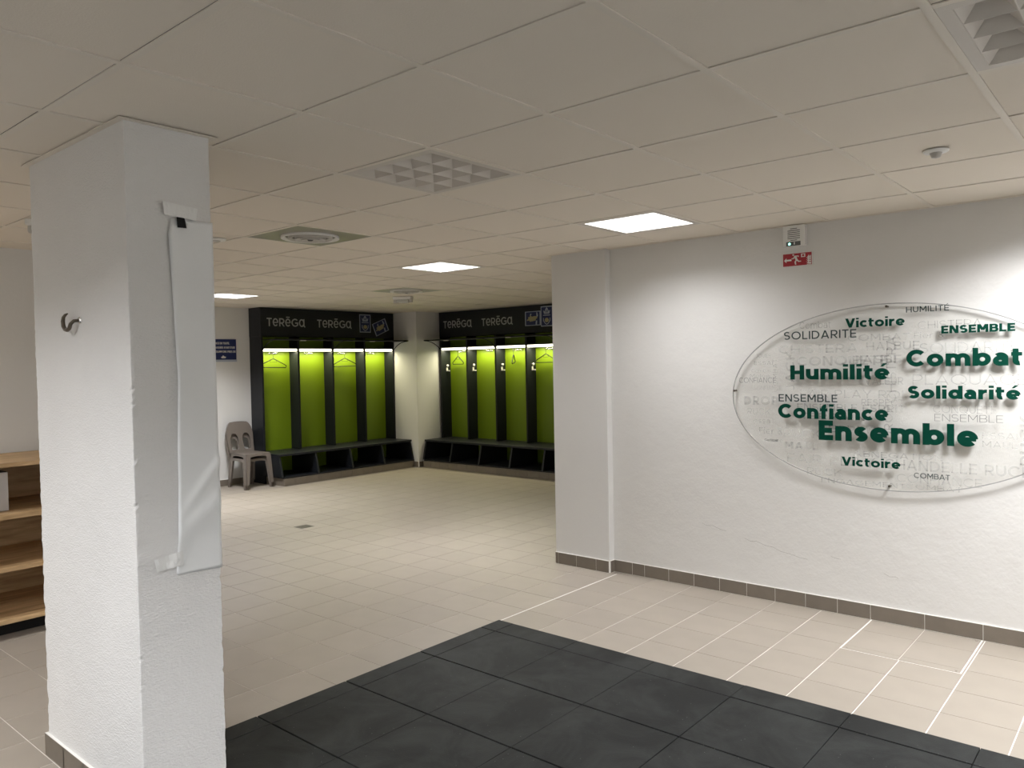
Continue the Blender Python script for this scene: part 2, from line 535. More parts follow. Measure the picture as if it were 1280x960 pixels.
for k, (s, pcs, ij) in enumerate(cells):
    if s > 0 and k < 290:
        b = MB()
        dz = rnd.uniform(-.0006, .0006)
        for p in pcs: b.box(*p, H + .0030 + dz, H + .02)
        b.build('ceiling_tile', M['stain'] if ij == (3, 3) else M['ctile'], ceil)
    else:
        for p in pcs: rest.box(*p, H + .0035, H + .02)
if rest.v:
    o = rest.build('ceiling_tiling', M['ctile'], ceil); o['kind'] = 'stuff'
for i in range(-13, 8):      # main runners along Y
    b = MB()
    for p in rect_minus((i * T - .012, i * T + .012, Y0, Y1), OBST + [COLM]): b.box(*p, H - .001, H + .003)
    if b.v:
        b.build('ceiling_runner', M['runner'], ceil)
for j in range(-5, 14):      # cross runners along X
    b = MB()
    for i in range(-14, 8):
        for p in rect_minus((max(i * T + .0121, X0), min(i * T + T - .0125, X1), j * T - .012, j * T + .012), OBST + [COLM]): b.box(*p, H - .0005, H + .003)
    if b.v:
        b.build('cross_runner', M['runner'], ceil)
# perimeter angle
for r in ((PIER[1], X1, YR - .022, YR), (PIER[0] - .01, PIER[1] + .02, PIER[2] - .02, PIER[2]), (X0, X0 + .02, YL, 5.0)):
    MB().box(*r, H - .0015, H + .002).build('wall_angle', M['runner'], ceil)
e = .024
for r in ((COLM[0] - e, COLM[1] + e, COLM[2] - e, COLM[2]), (COLM[1], COLM[1] + e, COLM[2], COLM[3] + e),
          (COLM[0] - e, COLM[0], COLM[2], COLM[3] + e), (COLM[0], COLM[1], COLM[3], COLM[3] + e)):
    MB().box(*r, H - .004, H - .001).build('column_angle', M['runner'], ceil)


def ceiling_light(i, j, lit, label, power=1.0):
    cx, cy = i * T + T / 2, j * T + T / 2
    t = thing('ceiling_light', label, 'ceiling light', (cx, cy, H), 'square louvred ceiling lights')
    a = .2875; w = .252
    b = MB()
    for q in rect_minus((cx - a, cx + a, cy - a, cy + a), [(cx - w, cx + w, cy - w, cy + w)]): b.box(*q, H - .0005, H + .004)
    for q in rect_minus((cx - w - .004, cx + w + .004, cy - w - .004, cy + w + .004), [(cx - w, cx + w, cy - w, cy + w)]): b.box(*q, H + .004, H + .055)
    b.build('frame', M['fixture'], t)
    MB().box(cx - w, cx + w, cy - w, cy + w, H + .052, H + .056).build('diffuser' if lit else 'reflector', M['panel_lit'] if lit else M['tray'], t)
    n = 4; p = 2 * w / n
    for k in range(n + 1):      # blades running along Y then along X, wide at the top and thin at the bottom
        for ax in (0, 1):
            c = -w + p * k
            hw = (.012 if lit else .050)
            lo, hi = (-hw, hw) if 0 < k < n else ((0, hw) if k == 0 else (-hw, 0))
            l2, h2 = (-.0012, .0012) if 0 < k < n else ((0, .002) if k == 0 else (-.002, 0))
            z0, z1 = H + .001 + .0003 * ax, H + .050
            pts = []
            for (z, u0, u1) in ((z0, l2, h2), (z1, lo, hi)):
                for (u, v) in ((u0, -w), (u1, -w), (u1, w), (u0, w)):
                    pts.append((cx + c + u, cy + v, z) if ax == 0 else (cx + v, cy + c + u, z))
            MB().hexa(pts).build('louvre_blade', M['fixture'] if not lit else M['lens'], t)
    if lit:
        ld = bpy.data.lights.new('panel_lamp', 'AREA'); ld.shape = 'SQUARE'; ld.size = .50
        ld.energy = P_PANEL * power; ld.color = LAMP_COL; ld.spread = R(128) if i < -2 and j > 3 else SPREAD
        lo = bpy.data.objects.new('lamp', ld); COL.objects.link(lo); lo.parent = t; lo.location = (0, 0, -.004)
    return t


ceiling_light(-1, 5, True, 'lit square ceiling light nearest the right wall above the white pier', .17)
ceiling_light(-5, 6, True, 'lit square ceiling light in the middle of the room before the dark lockers', .50)
ceiling_light(-11, 6, True, 'farthest lit ceiling light, partly hidden by the foreground column', .75)
ceiling_light(3, 5, True, 'lit ceiling light by the right wall beyond the right edge of the picture', .90)
ceiling_light(-1, -3, True, 'lit ceiling light above the rubber mat behind the viewer', .72)
ceiling_light(3, -3, True, 'lit ceiling light behind the viewer to the right', 1.30)
ceiling_light(-5, -2, True, 'lit ceiling light to the left behind the viewer over the wooden shelves', .38)
ceiling_light(6, 1, True, 'added lit ceiling light, out of view far to the right of the viewer', 1.1)  # added unseen light, put in to brighten the right face of the column
ceiling_light(-1, 2, False, 'switched-off louvred ceiling light with sixteen cells in the middle of the ceiling')
ceiling_light(3, 2, False, 'switched-off louvred ceiling light cut by the top right corner of the picture')


def diffuser(i, j, label):
    cx, cy = i * T + T / 2, j * T + T / 2; a = .2875
    t = thing('air_diffuser', label, 'air vent', (cx, cy, H), 'round air diffusers in the ceiling')
    MB().box(cx - a, cx + a, cy - a, cy + a, H - .001, H + .004).build('plate', M['plate'], t)
    for k, r in enumerate((.19, .145, .10, .06)):
        z = H - .004 - .004 * k
        MB().lathe((cx, cy, 0), [(r, H - .0012), (r, z - .010), (r - .006, z - .012), (r - .026, z), (r - .026, z + .004)], 40).build('ring', M['lens'] if k == 0 else M['tray'], t, smooth=False)
    MB().lathe((cx, cy, H - .03), [(0, 0), (.015, .002), (.022, .012), (.03, .028)], 20).build('hub', M['grill'], t, smooth=True)


diffuser(-4, 3, 'nearer square ceiling air vent with a round ringed outlet')
diffuser(-8, 8, 'small far square ceiling air vent with a round outlet before the lockers')


def emergency(x, y, ang, label):
    t = thing('emergency_light', label, 'emergency light', (x, y, H - .07), 'clear emergency lights')
    c, s = math.cos(ang), math.sin(ang)

    def tr(pts): return [(x + c * p[0] - s * p[1], y + s * p[0] + c * p[1], p[2]) for p in pts]
    def bx(x0, x1, y0, y1, z0, z1):
        b = MB().box(x0, x1, y0, y1, z0, z1); b.v = tr(b.v); return b
    bx(-.12, .12, -.05, .05, H - .035, H - .001).build('base', M['lens'], t, bevel=.006)
    bx(-.085, .085, -.035, .035, H - .075, H - .036).build('cover', M['frost'], t, bevel=.012)
    for u in (-.105, .105):
        b = MB().lathe((0, 0, H - .075), [(0, 0), (.02, 0), (.024, .01), (.024, .04)], 16); b.v = tr([(v[0] + u, v[1], v[2]) for v in b.v])
        b.build('end_cap', M['tray'], t)
    bx(-.07, .07, -.02, .02, H - .078, H - .0755).build('lamp_strip', M['chrome'], t)


emergency(-5.1, 5.58, R(25), 'clear emergency light hanging just beyond the small far air vent')
emergency(-2.60, .70, R(40), 'clear emergency light on the ceiling peeping out left of the column')


def detector(x, y, label, r=.05, h=.03):
    t = thing('ceiling_disc', label, 'smoke detector', (x, y, H))
    MB().lathe((x, y, H), [(0, -.012), (r * .9, -.010), (r, -.005), (r, -.0012)], 28).build('base', M['lens'], t, smooth=True)
    MB().lathe((x, y, H), [(0, -h - .004), (r * .35, -h), (r * .45, -.016), (r * .5, -.012)], 24).build('sensor', M['tray'], t, smooth=True)


detector(1.506, 2.712, 'small round white smoke detector on the ceiling near the right wall')
detector(-2.60, 1.70, 'small pale disc standing in for a bright reflection on the ceiling just right of the column', r=.07, h=.014)

# ------------------------------------------------------------------ foreground column
colt = thing('square_column', 'white square column in the foreground covered with woven wallcovering', 'column', ((COLM[0] + COLM[1]) / 2, (COLM[2] + COLM[3]) / 2, 0))


def column_mesh():
    b = MB(); x0, x1, y0, y1 = COLM
    nz = 190; rr = .004
    jit = []
    v = [0, 0, 0, 0]
    for i in range(nz + 1):
        row = []
        for c in range(4):
            v[c] = v[c] * .5 + rnd.gauss(0, .0009)
            k = v[c] * (1.0 if i < nz * .93 else .2) - (.0028 if rnd.random() < .03 and i < nz * .9 else 0)
            row.append(k)
        jit.append(row)
    def ring(i):
        out = []; J = jit[i]; g = .014
        cs = [(x0, y0, 180, 1, 1), (x1, y0, 270, -1, 1), (x1, y1, 0, -1, -1), (x0, y1, 90, 1, -1)]
        for c, (cx, cy, a0, sx, sy) in enumerate(cs):
            pre = (cx, cy + sy * g) if c in (0, 2) else (cx + sx * g, cy)
            post = (cx + sx * g, cy) if c in (0, 2) else (cx, cy + sy * g)
            out.append(pre)
            r = rr + J[c]
            for k in range(4):
                a = R(a0 + 30 * k); out.append((cx + sx * rr + r * math.cos(a), cy + sy * rr + r * math.sin(a)))
            out.append(post)
        return out
    n = 24
    for i in range(nz + 1):
        z = H * i / nz if i < nz else H + .03
        for (x, y) in ring(i): b.v.append((x, y, z))
    for i in range(nz):
        for q in range(n):
            q2 = (q + 1) % n
            b.f.append((i * n + q, i * n + q2, (i + 1) * n + q2, (i + 1) * n + q))
    return b


column_mesh().build('shaft', M['wallcover'], colt, smooth=False)
bs = MB()
x0, x1, y0, y1 = COLM
b = MB().box(x0 - .0105, x1 + .0105, y0 - .0105, y1 + .0105, 0, .095)
b.build('skirting_bed', M['caulk'], colt)
for k in range(5):
    a, e2 = x0 + k * .2 - .011, min(x0 + k * .2 + .2, x1 + .012)
    MB().box(a + .0016, e2 - .0016, y0 - .012, y0 - .010, .002, .0935).build('skirting_tile', M['skirt'], colt)
for k in range(2):
    MB().box(x1 + .010, x1 + .012, y0 + k * .2 - .01, min(y0 + k * .2 + .188, y1), .002, .0935).build('skirting_tile', M['skirt'], colt)

# paper sheet taped on the right face
XF = COLM[1] + .0015
Lft = [(.885, .350), (.893, .345), (1.0, .352), (1.1, .357), (1.22, .362), (1.35, .362), (1.6, .370), (1.8, .364), (1.99, .358), (2.08, .352), (2.131, .349), (2.16, .358), (2.19, .364)]


def lerp_tab(tab, z):
    for (a, va), (b_, vb) in zip(tab, tab[1:]):
        if z <= b_: return va + (vb - va) * (z - a) / (b_ - a)
    return tab[-1][1]


b = MB(); nu, nv = 12, 90
for i in range(nv + 1):
    z = .885 + (2.19 - .885) * i / nv
    yl = lerp_tab(Lft, z)
    for j in range(nu + 1):
        u = j / nu; y = yl + (COLM[3] + .003 - yl) * u
        zz = z + (.006 * (1 - u) if i == 0 else 0)
        crease = .010 * math.exp(-((z - 1.10 - .19 * u) / .022) ** 2) * (.25 + .75 * u)
        dip = .007 * math.exp(-((z - 1.03 - .12 * u) / .05) ** 2)
        lift = .006 * math.exp(-((z - 2.10) / .06) ** 2) * (1 - u) ** 2 + .004 * (1 - u) ** 3
        b.v.append((XF + .002 + crease + dip + lift + .002 * math.sin(z * 5 + u * 3), y, zz))
for i in range(nv):
    for j in range(nu):
        q = i * (nu + 1) + j; b.f.append((q, q + 1, q + nu + 2, q + nu + 1))
o = b.build('paper_sheet', M['paper'], smooth=True)
s_ = o.modifiers.new('t', 'SOLIDIFY'); s_.thickness = .0006
tag(o, 'long white paper sheet hung down the right face of the foreground column', 'paper')


def tape_piece(pts, label, off, nx=8):
    """pts = 4 corners (y,z) tl,tr,br,bl on the column right face"""
    b = MB()
    for i in range(nx + 1):
        u = i / nx
        for k in range(3):
            v = k / 2
            ty = pts[0][0] * (1 - u) + pts[1][0] * u; tz = pts[0][1] * (1 - u) + pts[1][1] * u
            by = pts[3][0] * (1 - u) + pts[2][0] * u; bz = pts[3][1] * (1 - u) + pts[2][1] * u
            b.v.append((XF + off + .0022 * math.sin(u * 9 + v * 2) + .002, ty * (1 - v) + by * v, tz * (1 - v) + bz * v))
    for i in range(nx):
        for k in range(2):
            q = i * 3 + k; b.f.append((q, q + 1, q + 4, q + 3))
    o = b.build('tape_strip', M['tape']); s = o.modifiers.new('t', 'SOLIDIFY'); s.thickness = .0006
    tag(o, label, 'tape', 'tape holding the paper sheet')
    return o


tape_piece([(.332, 2.243), (.462, 2.233), (.455, 2.188), (.334, 2.197)], 'crumpled white tape strip over the top of the paper sheet', .009)
tape_piece([(.257, .968), (.363, .982), (.366, .930), (.265, .923)], 'short white tape strip at the bottom left of the paper sheet', .020)
o = MB().prism([(XF + .0125, .380, 2.193), (XF + .0125, .410, 2.192), (XF + .0125, .417, 2.156), (XF + .0125, .383, 2.155)], (.001, 0, 0)).build('black_patch', M['matjoint'])
tag(o, 'small black square of tape at the top of the paper sheet', 'tape')

# steel hook on the left face
hk = thing('steel_hook', 'dark steel screw hook on the left face of the foreground column', 'hook', (-.905, COLM[2], 1.83))
pts = []
hx, hz = -.915, 1.835
pts.append((hx + .004, COLM[2], hz)); pts.append((hx, COLM[2] - .022, hz - .002))
arc = [(-.930, 1.822), (-.945, 1.806), (-.965, 1.800), (-.985, 1.803), (-1.002, 1.816), (-1.006, 1.836), (-.998, 1.851), (-.982, 1.858), (-.960, 1.862)]
for k, (ax, az) in enumerate(arc): pts.append((ax, COLM[2] - .028, az))
MB().tube(pts, [.006, .0065] + [.007, .0075, .008, .008, .008, .0075, .0065, .0055, .003], 10).build('hook', M['bolt'], hk, smooth=True)
MB().lathe((hx + .004, COLM[2], hz), [(0, -.008), (.010, -.008), (.014, -.003), (.014, 0)], 16, axis='y').build('washer', M['chrome'], hk)

# ------------------------------------------------------------------ rubber mat
rm = thing('rubber_mat', 'dark grey rubber mat of square slabs laid on the beige floor in the foreground', 'mat', (.6, 1.2, 0))
MX = [-.98, -.858] + [-.858 + .493, .145, .655, 1.162, 1.672, 2.18, 2.69, 3.2, 3.71, 4.22, 4.58]
MY = [2.655, 2.485, 1.975, 1.455, .945, .435, -.075, -.585, -1.095, -1.605, -2.115, -2.9]
for i in range(len(MX) - 1):
    for j in range(len(MY) - 1):
        gx = .0012; gy = .0035 if j > 0 else .002
        r = (MX[i] + gx, MX[i + 1] - gx, MY[j + 1] + gy, MY[j] - (gy if j > 0 else 0))
        dz = rnd.uniform(-.0008, .0008)
        b = MB().box(*r, .0002, .017 + dz)
        b.build('slab', M['rubber'], rm, bevel=.0022)
MB().box(MX[0] + .004, MX[-1] - .01, MY[-1] + .01, MY[0] - .004, .0001, .006).build('underlay', M['matjoint'], rm)


# ------------------------------------------------------------------ stroke lettering
def arc(cx, cy, rx, ry, a0, a1, n=None):
    n = n or max(4, int(abs(a1 - a0) / 12))
    return [(cx + rx * math.cos(R(a0 + (a1 - a0) * k / n)), cy + ry * math.sin(R(a0 + (a1 - a0) * k / n))) for k in range(n + 1)]


def diag(x0, y0, x1, y1, w):
    """parallelogram with horizontal ends, horizontal width w centred on the given points"""
    return ('poly', [(x0 - w / 2, y0), (x0 + w / 2, y0), (x1 + w / 2, y1), (x1 - w / 2, y1)])


def glyph(ch, w, xh=.74):
    """strokes of one letter, cap height 1; returns strokes, advance"""
    h = w / 2; S = []
    def line(*p): S.append(('line', list(p)))
    def vs(x, a=0, b=1): line((x, a), (x, b))
    def hs(y, a, b): line((a, y), (b, y))
    k = w
    acc = ch in 'éÉēĒ'; base = {'é': 'e', 'É': 'E', 'ē': 'e', 'Ē': 'E'}.get(ch, ch)
    A = .62
    if base == 'E':
        vs(h); hs(1 - h, 0, A); hs(.5, 0, A * .93); hs(h, 0, A)
    elif base == 'F':
        vs(h); hs(1 - h, 0, A); hs(.47, 0, A * .9)
    elif base == 'H':
        A = .78; vs(h); vs(A - h); hs(.5, 0, A)
    elif base == 'L':
        A = .56; vs(h); hs(h, 0, A)
    elif base == 'I':
        A = w; vs(h)
    elif base == 'T':
        A = .66; vs(A / 2); hs(1 - h, 0, A)
    elif base == 'U':
        A = .74; r = A / 2 - h; vs(h, r + h, 1); vs(A - h, r + h, 1); line(*arc(A / 2, r + h, r, r, 180, 360))
    elif base == 'D':
        A = .82; vs(h); r = .5 - h
        line((h, 1 - h), (A - .5, 1 - h), *arc(A - .5, .5, r, r, 90, -90), (h, h))
    elif base == 'O':
        A = 1.02; S.append(('loop', arc(A / 2, .5, A / 2 - h, .5 - h, 0, 360, 36)[:-1]))
    elif base == 'Q':
        A = 1.02; S.append(('loop', arc(A / 2, .5, A / 2 - h, .5 - h, 0, 360, 36)[:-1])); line((A * .6, .25), (A * .95, -.02))
    elif base == 'C':
        A = .88; line(*arc(A * .56, .5, A * .56 - h, .5 - h, 42, 318))
    elif base == 'G':
        A = .92; line(*arc(A * .54, .5, A * .54 - h, .5 - h, 44, 330)); line((A * .54, .47), (A - h, .47), (A - h, .17))
    elif base in 'PRB':
        A = .70; q = .74 - h if base != 'B' else .75 - h / 2
        rb = (1 - h - (.42 if base != 'B' else .52)) / 2; cy = 1 - h - rb
        vs(h); line((h, 1 - h), (A - rb - h, 1 - h), *arc(A - rb - h, cy, rb, rb, 90, -90), (h, cy - rb))
        if base == 'R': S.append(diag(A * .48, .42, A - h * .8, 0, w * 1.15))
        if base == 'B':
            r2 = (cy - rb - h) / 2; line((h, cy - rb), (A - r2 - h, cy - rb), *arc(A + .03 - r2 - h, cy - rb - r2, r2, r2, 90, -90), (h, h))
    elif base == 'S':
        A = .68; ru = (1 - w) / 4
        line(*arc(A / 2, 1 - h - ru, A / 2 - h * 1.1, ru, 32, 270, 16), *arc(A / 2, h + ru, A / 2 - h, ru, 90, -148, 16)[1:])
    elif base == 'A':
        A = .86; S.append(diag(h, 0, A / 2, 1, w * 1.05)); S.append(diag(A - h, 0, A / 2, 1, w * 1.05)); hs(.28, A * .2, A * .8)
    elif base == 'V':
        A = .86; S.append(diag(A / 2, 0, h, 1, w * 1.08)); S.append(diag(A / 2, 0, A - h, 1, w * 1.08))
    elif base == 'Y':
        A = .8; S.append(diag(A / 2, .42, h, 1, w)); S.append(diag(A / 2, .42, A - h, 1, w)); vs(A / 2, 0, .45)
    elif base == 'N':
        A = .78; vs(h); vs(A - h); S.append(diag(A - h * 1.3, 0, h * 1.3, 1, w * 1.2))
    elif base == 'M':
        A = .92; vs(h); vs(A - h); S.append(diag(A / 2, .28, h * 1.3, 1, w * 1.2)); S.append(diag(A / 2, .28, A - h * 1.3, 1, w * 1.2))
    elif base == 'K':
        A = .76; vs(h); S.append(diag(h * 1.5, .36, A - h * 1.2, 1, w * 1.3)); S.append(diag(A * .42, .55, A - h, 0, w * 1.25))
    elif base == 'J':
        A = .5; r = .2; line((A - h, 1), (A - h, r + h), *arc(A - h - r, r + h, r, r, 0, -130)[1:])
    elif base in 'oe c'.replace(' ', '') and base != 'c':
        A = .78 if base == 'o' else .74; rx, ry = A / 2 - h, xh / 2 - h
        if base == 'o': S.append(('loop', arc(A / 2, xh / 2, rx, ry, 0, 360, 32)[:-1]))
        else:
            line(*arc(A / 2, xh / 2, rx, ry, -3, 318, 28)); S.append(('bar', (h, xh / 2 - .02), (A - h * .5, xh / 2 - .02), w * .72))
    elif base == 'c':
        A = .66; line(*arc(A * .57, xh / 2, A * .57 - h, xh / 2 - h, 46, 314))
    elif base in 'bd':
        A = .80; c = A / 2 + h * .25 if base == 'b' else A / 2 - h * .25
        S.append(('loop', arc(c, xh / 2, A / 2 - h * 1.25, xh / 2 - h, 0, 360, 30)[:-1])); vs(h if base == 'b' else A - h, 0, 1.02)
    elif base == 'a':
        A = .66; ry = .225 - h * .35
        S.append(('loop', arc(A / 2 - h * .2, ry + h * .75, A / 2 - h * 1.1, ry - h * .1, 0, 360, 26)[:-1]))
        line(*arc(A / 2 - h * .1, xh - h - .2, A / 2 - h, .2, 140, 0, 12), (A - h * 1.1, 0))
    elif base == 'α':
        A = .86; c = A * .44
        S.append(('loop', arc(c, xh / 2, c - h, xh / 2 - h, 0, 360, 30)[:-1])); line((A - h * 2.2, xh), (A - h * 2.2, .12), (A, -.03))
    elif base == 'n' or base == 'h' or base == 'u':
        A = .70; r = A / 2 - h
        if base == 'u':
            vs(A - h, 0, xh); line((h, xh), (h, r + h), *arc(A / 2, r + h, r, r, 180, 360)[1:])
        else:
            vs(h, 0, xh if base == 'n' else 1); line(*arc(A / 2, xh - h - r, r, r, 180, 0), (A - h, 0))
    elif base == 'm':
        A = 1.12; r = (A - w) / 4; vs(h, 0, xh)
        line(*arc(h + r, xh - h - r, r, r, 180, 0), (h + 2 * r, 0)); line(*arc(h + 3 * r, xh - h - r, r, r, 180, 0), (h + 4 * r, 0))
    elif base == 'r':
        A = .47; vs(h, 0, xh); line(*arc(h + .30, xh - h - .30, .30, .30, 180, 82))
    elif base == 'i':
        A = w; vs(h, 0, xh); S.append(('poly', [(-.01, .86), (w + .01, .86), (w + .01, 1.03), (-.01, 1.03)]))
    elif base == 'l':
        A = w; vs(h, 0, 1.02)
    elif base == 't':
        A = .46; x = h + .06; line((x, .93), (x, h + .14), *arc(x + .14, h + .14, .14, .14, 180, 285)[1:]); S.append(('bar', (0, xh - w * .42), (A, xh - w * .42), w * .84))
    elif base == 'f':
        A = .46; x = h + .08; line((x, 0), (x, .86 - h), *arc(x + .16, 1.02 - h - .16, .16, .16, 180, 85)[1:]); S.append(('bar', (0, xh - w * .42), (A * .95, xh - w * .42), w * .84))
    elif base == 's':
        A = .56; ru = (xh - w) / 4
        line(*arc(A / 2, xh - h - ru, A / 2 - h * 1.1, ru, 30, 270, 14), *arc(A / 2, h + ru, A / 2 - h, ru, 90, -148, 14)[1:])
    elif base == ' ':
        A = .3
    elif base in '.,':
        A = w; S.append(('poly', [(0, 0), (w, 0), (w, w), (0, w)]))
    elif base == '&':
        A = .7; S.append(('loop', arc(.3, .76, .17, .18, 0, 360, 20)[:-1])); S.append(('loop', arc(.3, .29, .24, .25, 0, 360, 20)[:-1])); line((.3, .5), (.68, 0))
    if ch == 'é': S.append(('poly', [(A * .38, .84), (A * .56, .84), (A * .88, 1.06), (A * .60, 1.06)]))
    if ch == 'É': S.append(('poly', [(A * .42, 1.07), (A * .58, 1.07), (A * .88, 1.25), (A * .66, 1.25)]))
    if ch == 'ē': S.append(('bar', (A * .18, xh + .17), (A * .84, xh + .17), w * .8))
    return S, A


def word(mb, text, w, org, ux, uz, capx, capz, depth, gap=None, xh=.74, width=None):
    """adds a word: org = lower left, ux/uz unit vectors, capz = letter height, width = total width"""
    gap = .10 if gap is None else gap
    G = []; x = 0
    for ch in text:
        S, A = glyph(ch, w, xh); G.append((S, x)); x += A + gap
    tot = x - gap
    sx = (width / tot) if width else capx
    org = Vector(org); ux = Vector(ux); uz = Vector(uz)
    nrm = uz.cross(ux) * -1
    k = 0
    for S, x0 in G:
        for st in S:
            k += 1
            jitter = nrm * (.00004 * (k % 5))
            f2w = lambda p: org + ux * (sx * (p[0] + x0)) + uz * (capz * p[1]) + jitter
            if st[0] == 'poly':
                mb.prism([f2w(p) for p in st[1]], nrm * depth); continue
            if st[0] == 'bar':
                (xa, y), (xb, _), ww = st[1], st[2], st[3]
                mb.prism([f2w(p) for p in ((xa, y - ww / 2), (xb, y - ww / 2), (xb, y + ww / 2), (xa, y + ww / 2))], nrm * depth); continue
            pts = st[1]; closed = st[0] == 'loop'; n = len(pts); Lp = []; Rp = []
            for i in range(n):
                a = pts[i - 1] if (i or closed) else pts[i]; b = pts[(i + 1) % n] if (i < n - 1 or closed) else pts[i]
                c = pts[i]
                d1 = Vector((c[0] - a[0], c[1] - a[1])); d2 = Vector((b[0] - c[0], b[1] - c[1]))
                if d1.length < 1e-6: d1 = d2
                if d2.length < 1e-6: d2 = d1
                d1.normalize(); d2.normalize(); t = d1 + d2
                if t.length < 1e-4: t = d1.copy()
                t.normalize(); nn = Vector((-t.y, t.x)); sc = min(1.5, 1 / max(.5, nn.dot(Vector((-d1.y, d1.x)))))
                Lp.append((c[0] + nn.x * w / 2 * sc, c[1] + nn.y * w / 2 * sc)); Rp.append((c[0] - nn.x * w / 2 * sc, c[1] - nn.y * w / 2 * sc))
            mb.ribbon(Lp, Rp, f2w, nrm * depth, closed)
    return mb


# ------------------------------------------------------------------ locker banks
CW = .615


def bank(name, n, mp, label, hooks, clips):
    """mp maps (u along, d outward, z) to the world"""
    org = mp(0, 0, 0)
    name_axis = 'x' if abs(mp(1, 0, 0)[0] - org[0]) > .5 else 'y'
    t = thing(name, label, 'locker bank', org, 'dark locker banks with green backs')
    L = n * CW

    def B(u0, u1, d0, d1, z0, z1):
        a = mp(u0, d0, z0); c = mp(u1, d1, z1)
        return MB().box(a[0], c[0], a[1], c[1], a[2], c[2])
    hd = B(0, L, -.305, 0, 2.10, H - .002).build('header', M['dark'], t, bevel=.001)
    nrm = Vector(mp(0, 1, 0)) - Vector(mp(0, 0, 0)); ux = Vector(mp(1, 0, 0)) - Vector(mp(0, 0, 0))
    for (u, wd_, zt) in ((.10, .64, 2.245), (.955, .64, 2.245)):
        mb = MB(); word(mb, 'TeRēGα', .15, mp(u, .0006, zt), ux, (0, 0, 1), 1, .118, .0015, gap=.13, xh=.98, width=wd_)
        mb.build('lettering', M['logo'], hd)
    for k in range(n + 1):
        u = k * CW
        u0, u1 = (u - .015, u + .015) if 0 < k < n else ((u, u + .03) if k == 0 else (u - .03, u))
        if k == 0:
            B(u0, u1, -.30, 0, .0, 2.0995).build('divider', M['dark'], t, bevel=.001)
        else:
            B(u0, u1, -.230, 0, .4405, 2.0995).build('divider', M['dark'], t, bevel=.001)
        # bench divider, its front edge leans outwards to the floor
        lo = (u0, -.28); pts = []
        for z, d in ((.122, .435), (.4095, .365)):
            for (uu, dd) in ((u0, -.28), (u1, -.28), (u1, d), (u0, d)): pts.append(mp(uu, dd, z))
        if k == 0:
            pts = []
            for z, d in ((.122, .435), (.4095, .365)):
                for (uu, dd) in ((u0, .0005), (u1, .0005), (u1, d), (u0, d)): pts.append(mp(uu, dd, z))
        MB().hexa(pts).build('bench_divider', M['dark'], t)
    for k in range(n):
        u0, u1 = k * CW + .015, (k + 1) * CW - .015
        if k == 0: u0 = .03
        if k == n - 1: u1 = n * CW - .03
        u0 += .001; u1 -= .001
        B(u0, u1, -.230, -.216, .123, .409).build('lower_back', M['green'], t)
        B(u0, u1, -.230, -.216, .442, 2.098).build('back_panel', M['green'], t)
        B(u0, u1, -.215, -.005, 1.922, 1.936).build('cell_shelf', M['dark'], t)
        B(u0 + .004, u1 - .004, -.045, -.006, 1.885, 1.921).build('light_strip', M['led'], t, bevel=.006)
        ld = bpy.data.lights.new('strip_lamp', 'AREA'); ld.shape = 'RECTANGLE'; ld.size = .53 if name_axis == 'x' else .03; ld.size_y = .03 if name_axis == 'x' else .53
        ld.energy = P_STRIP; ld.color = STRIP_COL
        lo_ = bpy.data.objects.new('strip_lamp', ld); COL.objects.link(lo_); lo_.parent = t
        lo_.location = Vector(mp((u0 + u1) / 2, -.075, 1.880)) - Vector(org)
        hr = B((u0 + u1) / 2 - .07, (u0 + u1) / 2 + .07, -.2155, -.200, 1.850, 1.868).build('hook_rail', M['chrome'], t)
        for s in (-.05, .05):
            c = (u0 + u1) / 2 + s
            MB().tube([mp(c, -.200, 1.86), mp(c, -.165, 1.855), mp(c, -.145, 1.862), mp(c, -.14, 1.88)], .005, 8).build('hook', M['chrome'], hr)
        if hooks:
            fx = u0 + .001
            kb = B(fx, fx + .008, -.145, -.110, 1.535, 1.600).build('coat_hook', M['white'], t, bevel=.002)
            b = MB(); c0 = mp(fx + .018, -.128, 1.632)
            b.lathe(c0, [(0, -.021), (.012, -.018), (.020, -.008), (.021, 0), (.020, .008), (.012, .018), (0, .021)], 12)
            b.build('knob', M['white'], kb, smooth=True)
            B(fx + .0085, fx + .060, -.142, -.113, 1.537, 1.556).build('prong', M['white'], kb, bevel=.003)
    B(-.0, L, -.230, .385, .41, .44).build('bench_top', M['dark'], t, bevel=.003)
    B(0.031, L, -.230, .44, .103, .121).build('bench_floor', M['dark'], t)
    B(.031, L, -.28, .438, .0, .1025).build('plinth', M['skirt'], t)
    k = 0
    while k * .2 < L - .02:
        B(max(.033, k * .2 + .0015), min(L, k * .2 + .1985), .4385, .450, .002, .1).build('plinth_tile', M['skirt'], t); k += 1
    # canopy
    B(0.0, L, .0005, .345, 2.042, 2.050).build('canopy', M['black'], t)
    MB().tube([mp(0.0, .35, 2.046), mp(L, .35, 2.046)], .010, 8).build('canopy_rail', M['black'], t)
    for k in range(0, n + 1, 2):
        u = min(max(k * CW, .02), L - .02)
        pts = [mp(u, .345 - .30 * s, 2.038 - .10 * s ** 2.2) for s in [i / 8 for i in range(9)]] + [mp(u, .006, 1.90)]
        MB().tube(pts, .006, 6).build('bracket', M['black'], t)
    for u in clips:
        B(u - .045, u + .045, .335, .362, 2.024, 2.036).build('clip', M['tray'], t)
    return t


mp1 = lambda u, d, z: (-7.54 + d, 5.072 + u, z)
mp2 = lambda u, d, z: (-6.972 + u, 8.03 - d, z)
bank('locker_bank', 4, mp1, 'left dark locker bank with four lit green bays beside the grey chairs', False, (.46, 1.72))
bank('locker_bank', 5, mp2, 'right dark locker bank with lit green bays half hidden by the white pier', True, (.50, 1.80))


